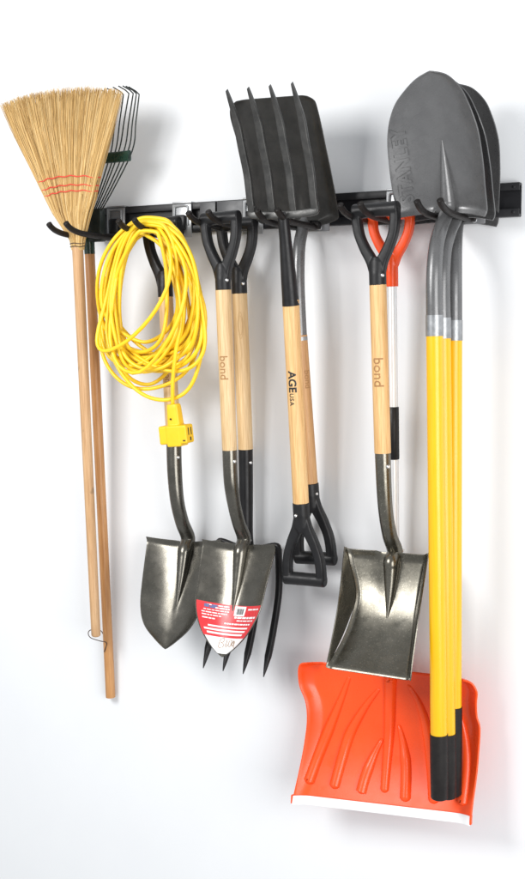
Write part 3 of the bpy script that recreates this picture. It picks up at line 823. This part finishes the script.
# ------------------------------------------------------------------ square shovel
def square_shovel():
    fr = frame_tool((378, 285, .145), (382.7, 451, .132))
    rt = thing('square_shovel', 'square steel shovel with raised sides hanging in front of the orange snow shovel', 'shovel', fr.M)
    d_grip(fr, rt, (378, 285.5), (376.6, 262), (375.2, 210), 20.5, 17.5, BLACK, grip=15, thick=9.5, rivet=(0.42, 0.55))
    h, r0, r1 = handle(fr, rt, (378, 284), (382.7, 453), 17.2, 16.6, GOLDEN)
    va = view_angle(fr); bm = text_mesh('bond', 0.030, 0.0002); wrap_on_handle(bm, fr, fr.z(379, 372), va-0.30, (r0+r1)/2); obj('brand_mark', bm, BURN, h)
    top = fr.side(394, 553); bot = fr.side(370.5, 676.5)
    bf = Frame(top, bot); bf.cx = 0; H = (top-bot).length; bf.topz = H
    def f(s, t, wd):
        y = 0.031*math.sin(math.pi*min(1, t*1.02)); x = s*wd/2
        if t < 0.5:
            q = 1-t/0.5; y -= 0.006*q*math.exp(-(x/(0.014+0.012*q))**2)
        if t < 0.05: y -= 0.008*(1-t/.05)**2*min(1, max(0, (abs(x)-.012)/.012))
        return y-0.006*max(0, (abs(s)-.9)/.1)**2
    sk = socket2(fr, rt, [(382.7, 450.5), (384, 485), (386, 513), (390, 536), (395, 551)], [16.0, 15.4, 14.8, 15, 16], DSTEEL2, bf, f, 0.50, H)
    bm = bmesh.new(); a = va+0.65; ball(bm, fr.w(math.sin(a)*r0, -math.cos(a)*r0, fr.z(384, 466)), 0.0045); obj('rivet', bm, SHINY, sk)
    bm = bmesh.new(); ball(bm, fr.side(404, 550)+V((0, -0.008, 0)), 0.004); obj('rivet', bm, SHINY, sk)
    Lp = trace(bf, [(346.5, 547.5), (350, 562), (355, 582), (356, 596), (352.5, 612), (342, 640), (326.5, 667.5)], f, -1)
    Rp = trace(bf, [(426, 554), (423.5, 572), (420, 592), (416.5, 615), (413.5, 640), (411, 662), (409.5, 680)], f, 1)
    Lp, Rp = smooth_path(Lp, 6), smooth_path(Rp, 6)
    solid('blade', blade(bf, Lp, Rp, f), DSTEEL2, rt, 0.0024, 0.0006)
    # raised side walls, ruled between the floor's edge and the rim
    rims = ([(344.3, 546.5), (342.8, 562), (340.7, 582), (337.6, 607), (333.5, 630), (330, 648), (326, 666)],
            [(428.8, 553), (426, 570), (422.5, 592), (419, 615), (415.5, 640), (412.5, 662), (410.8, 681)])
    for sgn, edge, rim in ((-1, Lp, rims[0]), (1, Rp, rims[1])):
        hh = [0.012, 0.024, 0.034, 0.038, 0.032, 0.020, 0.004]
        rp = smooth_path([bf.face(*q, -h_) for q, h_ in zip(rim, hh)], 6)
        bm = bmesh.new(); rows = []; n = len(edge)
        for i, (p, q) in enumerate(zip(edge, rp)):
            a = V((p.x, f(sgn, i/(n-1), .15)+0.0006, p.z)); row = []
            for j in range(7):
                u = j/6; c = a.lerp(q, u); c.x += -sgn*0.004*math.sin(math.pi*u)*math.sin(math.pi*i/(n-1))
                row.append(bm.verts.new(bf.w(*c)))
            rows.append(row)
        for a, b in zip(rows, rows[1:]):
            for j in range(6): bm.faces.new((a[j], a[j+1], b[j+1], b[j]))
        solid('side_wall', bm, DSTEEL2, rt, 0.0024, 0.0006)
square_shovel()

# ------------------------------------------------------------------ orange snow shovel
def snow_shovel():
    fr = frame_tool((392, 287, .070), (394.8, 545, .045))
    rt = thing('snow_shovel', 'wide orange plastic snow shovel with ribs and a white edge strip', 'snow shovel', fr.M)
    d_grip(fr, rt, (392.3, 286.5), (391.3, 256), (390.3, 214), 20, 13.0, ORANGE, grip=12.5, thick=9, depth=0.022)
    handle(fr, rt, (392.0, 280), (395.5, 700), 9.8, 9.0, ALU, name='shaft')
    za, zb = fr.z(393.5, 406), fr.z(394, 460); r = px_r(fr.w(0, 0, za), 11.4)
    p_, r_ = rounded([fr.w(0, 0, zb), fr.w(0, 0, (za+zb)/2), fr.w(0, 0, za)], [r]*3, (True, True), f=0.25)
    obj('shaft_sleeve', rod(p_, r_, n=24), BLACK, rt)
    top = fr.side(389, 672); bot = fr.side(382, 812)
    bf = Frame(top, bot); bf.cx = 0
    def f(s, t, wd):
        y = 0.034*math.sin(math.pi*min(1, 0.05+t*0.95))**1.0*(1-0.35*abs(s)**4)
        y -= 0.030*max(0, (abs(s)-.84)/.16)**1.6*(1-0.5*t)
        return y
    L = trace(bf, [(306, 663.2), (300, 664.5), (298, 672), (299.5, 686), (305.5, 702), (307, 720), (304.5, 742), (300, 766), (295.5, 786), (293, 797)], f, -1, wd=.4)
    Rg = trace(bf, [(463, 680.2), (472, 683.5), (477, 692), (476.5, 703), (477, 716), (480, 728), (479, 750), (477, 774), (473.5, 800), (471.5, 818)], f, 1, wd=.4)
    Lp, Rp = smooth_path(L, 6), smooth_path(Rg, 6)
    bm = blade(bf, Lp, Rp, f, 60, 70)
    solid('blade', bm, ORANGE, rt, 0.004, 0.0012)
    def surf_at(px, py):
        """point of the blade's surface seen at a pixel"""
        y = 0.0
        for _ in range(6):
            q = bf.face(px, py, y)
            (t, xl), (t2, xr) = edge_t(Lp, q.z, False), edge_t(Rp, q.z, False)
            u = max(0, min(1, (q.x-xl)/(xr-xl))); t = t+(t2-t)*u
            s = -1+2*(q.x-xl)/(xr-xl); y = f(max(-1, min(1, s)), t, xr-xl)
        return bf.w(q.x, y, q.z)
    ribs = [[(350, 676), (341, 700), (330, 727), (318, 757), (308, 784)],
            [(380, 688), (366, 706), (351, 732), (342, 760), (334, 789)],
            [(383, 738), (374, 756), (366, 776), (361, 794)],
            [(399, 724), (404, 745), (406.5, 768), (405.5, 802)],
            [(408, 684), (419, 702), (427, 727), (432, 765), (434.5, 804)],
            [(455, 700), (463.5, 728), (467, 755), (466, 780), (462.5, 806)]]
    for rb in ribs:
        pts = smooth_path([surf_at(*q) for q in rb], 6); m = len(pts)
        rad = [0.0125*(0.35+0.65*min(1, i/(m*.5))) for i in range(m)]
        p2, r2 = rounded(pts, rad, (True, True))
        bm = bmesh.new(); tube(bm, p2, r2, n=16); obj('rib', bm, ORANGE, rt)
    # socket that runs down the middle
    pts = smooth_path([surf_at(391, 674), surf_at(390.5, 700), surf_at(389.5, 735), surf_at(387, 765), surf_at(384.7, 793)], 6); m = len(pts)
    p2, r2 = rounded(pts, [0.0150-0.0055*i/m for i in range(m)], (True, True)); bm = bmesh.new(); tube(bm, p2, r2, n=20); obj('socket', bm, ORANGE, rt)
    # white edge strip
    bm = bmesh.new(); rows = []
    a0, b0 = Lp[-1], Rp[-1]
    hz = 0.0195
    for j in range(31):
        u = j/30; p = a0.lerp(b0, u); s = -1+2*u; y = f(s, 1, .4)
        rows.append([bm.verts.new(bf.w(p.x*0.995, y-0.0035-0.003*k, p.z+0.004-hz*k)) for k in (0, .5, 1)])
    for a, b in zip(rows, rows[1:]):
        for k in range(2): bm.faces.new((a[k], a[k+1], b[k+1], b[k]))
    solid('edge_strip', bm, WHITE, rt, 0.003, 0.0008)
    # orange side tab next to the strip
    for p, q in ((a0, -1), (b0, 1)):
        bm = bmesh.new(); y = f(1, 1, .4)
        box(bm, bf.M, p.x-0.002, p.x+0.002, y-0.007, y+0.002, p.z-0.013, p.z+0.006, 0.001); obj('corner_tab', bm, ORANGE, rt)
snow_shovel()

# ------------------------------------------------------------------ three long grey shovels
def long_shovel():
    fr = frame_tool((434.6, 330, .185), (439.7, 800, .160))
    rt = thing('long_shovel', 'upturned grey round shovel with embossed lettering, foremost of the three yellow handles', 'shovel', fr.M, 'upturned shovels with yellow handles')
    handle(fr, rt, (434.6, 325), (439.3, 742), 16.9, 16.8, YEL)
    za, zb = fr.z(439, 734), fr.z(439.7, 800); r = px_r(fr.w(0, 0, za), 18.2)
    p_, r_ = rounded([fr.w(0, 0, zb), fr.w(0, 0, (za+zb)/2), fr.w(0, 0, za)], [r*.97, r, r], (True, False), f=0.35)
    obj('end_cap', rod(p_, r_, n=28), RUBBER, rt)
    z0, z1 = fr.z(434.7, 336), fr.z(434.5, 315); r = px_r(fr.w(0, 0, z0), 17.8)
    obj('ferrule', rod([fr.w(0, 0, z0), fr.w(0, 0, z1)], r, n=28), FERR, rt)
    bot = fr.side(451, 213); tip = fr.side(429.5, 71)
    bf = Frame(tip, bot); bf.cx = 0; H = (tip-bot).length
    def f(s, t, wd):
        y = -0.026*abs(s)**2.2*min(1, wd/0.17)**1.3*(1-0.3*t)+0.012*math.sin(math.pi*t)*(1-s*s)
        x = s*wd/2
        if t < 0.52:
            q = 1-t/.52; hw = 0.006+0.020*q
            y -= 0.007*q**.75*math.exp(-(x/hw)**2*1.3)
        if t < .04 and abs(x) > .02: y -= 0.008*(1-t/.04)**2
        return y
    pts = [fr.side(*q) for q in [(434.5, 316), (434.2, 290), (434.7, 265), (437, 243), (442, 225), (447, 213)]]
    rad = [px_r(p, w_) for p, w_ in zip(pts, [17, 16.6, 16, 15, 14.4, 14.5])]
    r0 = rad[-1]
    for i in range(1, 11):
        t = 0.03+0.49*i/10; r = r0*1.15+(0.0012-r0*1.15)*(i/10)**1.25
        pts.append(bf.w(0, f(0, t, .16)-r*0.40, t*H)); rad.append(r)
    sp = smooth_path(pts, 5); k = len(pts)-1
    obj('socket', rod(sp, [interp(list(range(k+1)), rad, i/5) for i in range(len(sp))], n=24), GREY, rt)
    L = flat(on_face(bf, [(400, 216), (396.5, 205), (392.5, 186), (389.3, 162), (387.8, 140), (389.5, 122), (394, 106), (402, 93.5), (413, 81.5)], -.02)+on_face(bf, [(429.5, 71)]))
    Rg = flat(on_face(bf, [(487, 214), (488.2, 208), (486, 186), (483.8, 162), (479.5, 134), (474.5, 117), (468, 102.5), (459, 88), (444, 76.5)], -.02)+on_face(bf, [(429.5, 71)]))
    Lp, Rp = smooth_path(L, 6), smooth_path(Rg, 6)
    bl = solid('blade', blade(bf, Lp, Rp, f, 56, 48), GREY, rt, 0.0022, 0.0006)
    # embossed lettering reading upwards
    bm = text_mesh('STANLEY', 0.034, 0.0009, 1.12)
    cut_small(bm, 0.004)
    res = bmesh.ops.extrude_face_region(bm, geom=bm.faces[:])
    for v in [g for g in res['geom'] if isinstance(g, bmesh.types.BMVert)]: v.co.z += 0.0024
    c = bf.face(403.5, 166, -.012); top_ = bf.face(400.5, 136, -.012); bt_ = bf.face(409, 196, -.012)
    dirv = (top_-bt_).normalized(); nrm = V((-dirv.z, 0, dirv.x))
    tz = [p.z for p in Lp]
    for v in bm.verts:
        p = c+dirv*v.co.x+nrm*v.co.y
        (t, xl), (t2, xr) = edge_t(Lp, p.z, True), edge_t(Rp, p.z, True)
        t = (t+t2)/2
        s = -1+2*(p.x-xl)/(xr-xl)
        v.co = bf.w(p.x, f(s, t, xr-xl)-0.0016-v.co.z, p.z)
    obj('embossed_lettering', bm, GREY, bl, sharp=30)
    for tp, bt, lab in (((442.6, 333, .150), (447.8, 799, .135), 'upturned grey round shovel in the middle of the three yellow handles'),
                        ((454.2, 335, .108), (453.2, 797, .108), 'upturned grey round shovel nearest the wall, behind the other two yellow handles')):
        d = dup(rt, V((0, 0, 0)), lab); d.matrix_basis = frame_tool(tp, bt, R(15) if tp[0] > 450 else R(-2)).M
        if tp[0] > 450:
            for c in d.children:
                if c.name.startswith('end_cap'): c.scale.z = 1.38
long_shovel()

# ------------------------------------------------------------------ yellow cord
def cord():
    rnd = random.Random(11)
    p0 = P(150, 225, .13)
    rt = thing('extension_cord', 'coiled yellow extension cord hanging from a hook with a three way outlet', 'extension cord', Matrix.Translation(p0))
    path = []
    loops = []
    n = 21
    for i in range(n):
        u = rnd.random()
        loops.append(dict(xl=rnd.uniform(98, 121), xr=rnd.uniform(160, 206), yb=rnd.uniform(338, 384), yt=rnd.uniform(216, 232), d=0.122+0.068*((i*0.618) % 1), rot=rnd.uniform(-.13, .13)))
    loops[3].update(xl=108, xr=205, yb=400, rot=.05); loops[4].update(xl=112, xr=203, yb=400, rot=-.03); loops[9].update(xl=101, xr=204, yb=390); loops[10].update(xl=103, xr=200, yb=388); loops[6].update(xl=97, xr=196, yb=352, rot=.16)
    loops[12].update(xl=118, xr=172, yb=338); loops[15].update(xl=104, xr=200, yb=366, rot=-.22); loops[18].update(xl=110, xr=178, yb=350, rot=.24)
    M = 28
    for i in range(n):
        a, b = loops[i], loops[(i+1) % n]
        for k in range(M):
            s = k/M
            e = s*s*(3-2*s)
            g = lambda q: a[q]*(1-e)+b[q]*e
            th = 2*math.pi*s
            tau = (1-math.cos(th))/2
            yy = g('yt')+(g('yb')-g('yt'))*tau
            half = (g('xr')-g('xl'))/2; mid = (g('xr')+g('xl'))/2
            sh = math.sin(th)*(1-0.20*math.cos(th))
            topx = 150+(a['d']-0.155)*-240
            mx = topx+(mid-topx)*min(1, tau*2.2)
            xx = mx-half*sh+a['rot']*(yy-300)*math.sin(th/2)
            wob = (2.4*math.sin(th*3+i*1.7)+1.3*math.sin(th*5+i*2.9))*math.sin(th/2)**1.5
            dd = g('d')+0.012*math.sin(th*2+i)*math.sin(th/2)
            path.append(P(xx+wob, yy, dd))
    for q in ((152, 220, .165), (166, 238, .185), (171, 262, .195), (166, 290, .200), (150, 318, .203), (127, 341, .203), (106, 351, .198), (97.5, 345, .192), (98.5, 328, .185), (107, 296, .175), (116, 258, .170), (132, 230, .165)):
        path.append(P(*q))
    for q in ((151, 218, .160), (172, 240, .178), (186, 272, .19), (181, 312, .198), (163, 348, .2), (140, 372, .2), (119, 366, .195), (110, 338, .188), (113, 300, .18), (120, 262, .172), (134, 232, .165)):
        path.append(P(*q))
    tail = [P(150, 224, .17), P(166, 250, .17), P(178, 285, .18), P(181, 320, .185), P(176, 350, .185), P(172.8, 380, .18), P(172.8, 408, .165)]
    path += tail[1:]
    sp = smooth_path(path, 3)
    obj('cord', rod(sp, 0.0045, n=10), CORD, rt, sharp=0)
    # outlet block
    fr = frame_tool((173.5, 404, .165), (178, 445, .160))
    bm = bmesh.new()
    def bx(x0, x1, y0, y1, z0, z1, bev): box(bm, fr.M, x0, x1, y0, y1, z0, z1, bev, 3)
    s = scale_at(fr.o); zt = fr.z(175, 425)
    tube(bm, [fr.w(0, 0, fr.z(173.5, 404)), fr.w(0, 0, fr.z(173.6, 407)), fr.w(0, 0, zt-.004)], [6*s, 6.6*s, 7.6*s], [0.011, 0.012, 0.014], ref=fr.Y, n=24, power=4)
    bx(-17.0*s, 15.5*s, -0.017, 0.017, 1.5*s, zt, 0.004)
    bx(-8*s, 8*s, -0.018, 0.0175, -1.0*s, zt, 0.003)
    o = fused('outlet_block', bm, PLUG, rt, 0.0011, 3)
    bm = bmesh.new(); ball(bm, fr.w(-1.2*s, -0.0150, fr.z(174, 418.5)), 0.0022); obj('screw', bm, RUBBER, o)
    bm = bmesh.new()
    for y in (-0.006, 0.005):
        box(bm, fr.M, 15.0*s, 15.8*s, y-0.0016, y+0.0016, zt*.48, zt*.85, 0.0004)
    box(bm, fr.M, 15.0*s, 15.8*s, -0.002, 0.003, zt*.2, zt*.38, 0.0004)
    box(bm, fr.M, 11*s, 14*s, -0.0176, -0.0165, zt*.2, zt*.27, 0.0002)
    obj('outlet_slots', bm, INK, o)
cord()

# ------------------------------------------------------------------ light
def area(name, loc, target, size, power, col=(1, 1, 1), sy=None):
    l = bpy.data.lights.new(name, 'AREA'); l.energy = power; l.size = size; l.color = col
    if sy: l.shape = 'RECTANGLE'; l.size_y = sy
    o = bpy.data.objects.new(name, l); C.objects.link(o); o.location = loc
    o.rotation_euler = (V(target)-V(loc)).to_track_quat('-Z', 'Y').to_euler()
    return o
area('softbox_lamp', (-0.75, -2.3, 2.3), (0.1, 0, 1.2), 1.1, 54, (1, 0.99, 0.98), 0.95)
area('softbox_lamp', (2.5, -1.9, 1.25), (0, 0, 1.1), 1.8, 72, (1, 0.99, 0.98), 1.8)
wd = bpy.data.worlds.new('World'); bpy.context.scene.world = wd; wd.use_nodes = True
bg = wd.node_tree.nodes['Background']; bg.inputs[0].default_value = (0.94, 0.97, 1.0, 1); bg.inputs[1].default_value = 0.62

sc = bpy.context.scene
sc.view_settings.view_transform = 'Standard'; sc.view_settings.look = 'None'
sc.view_settings.exposure = -0.08; sc.view_settings.gamma = 1.0
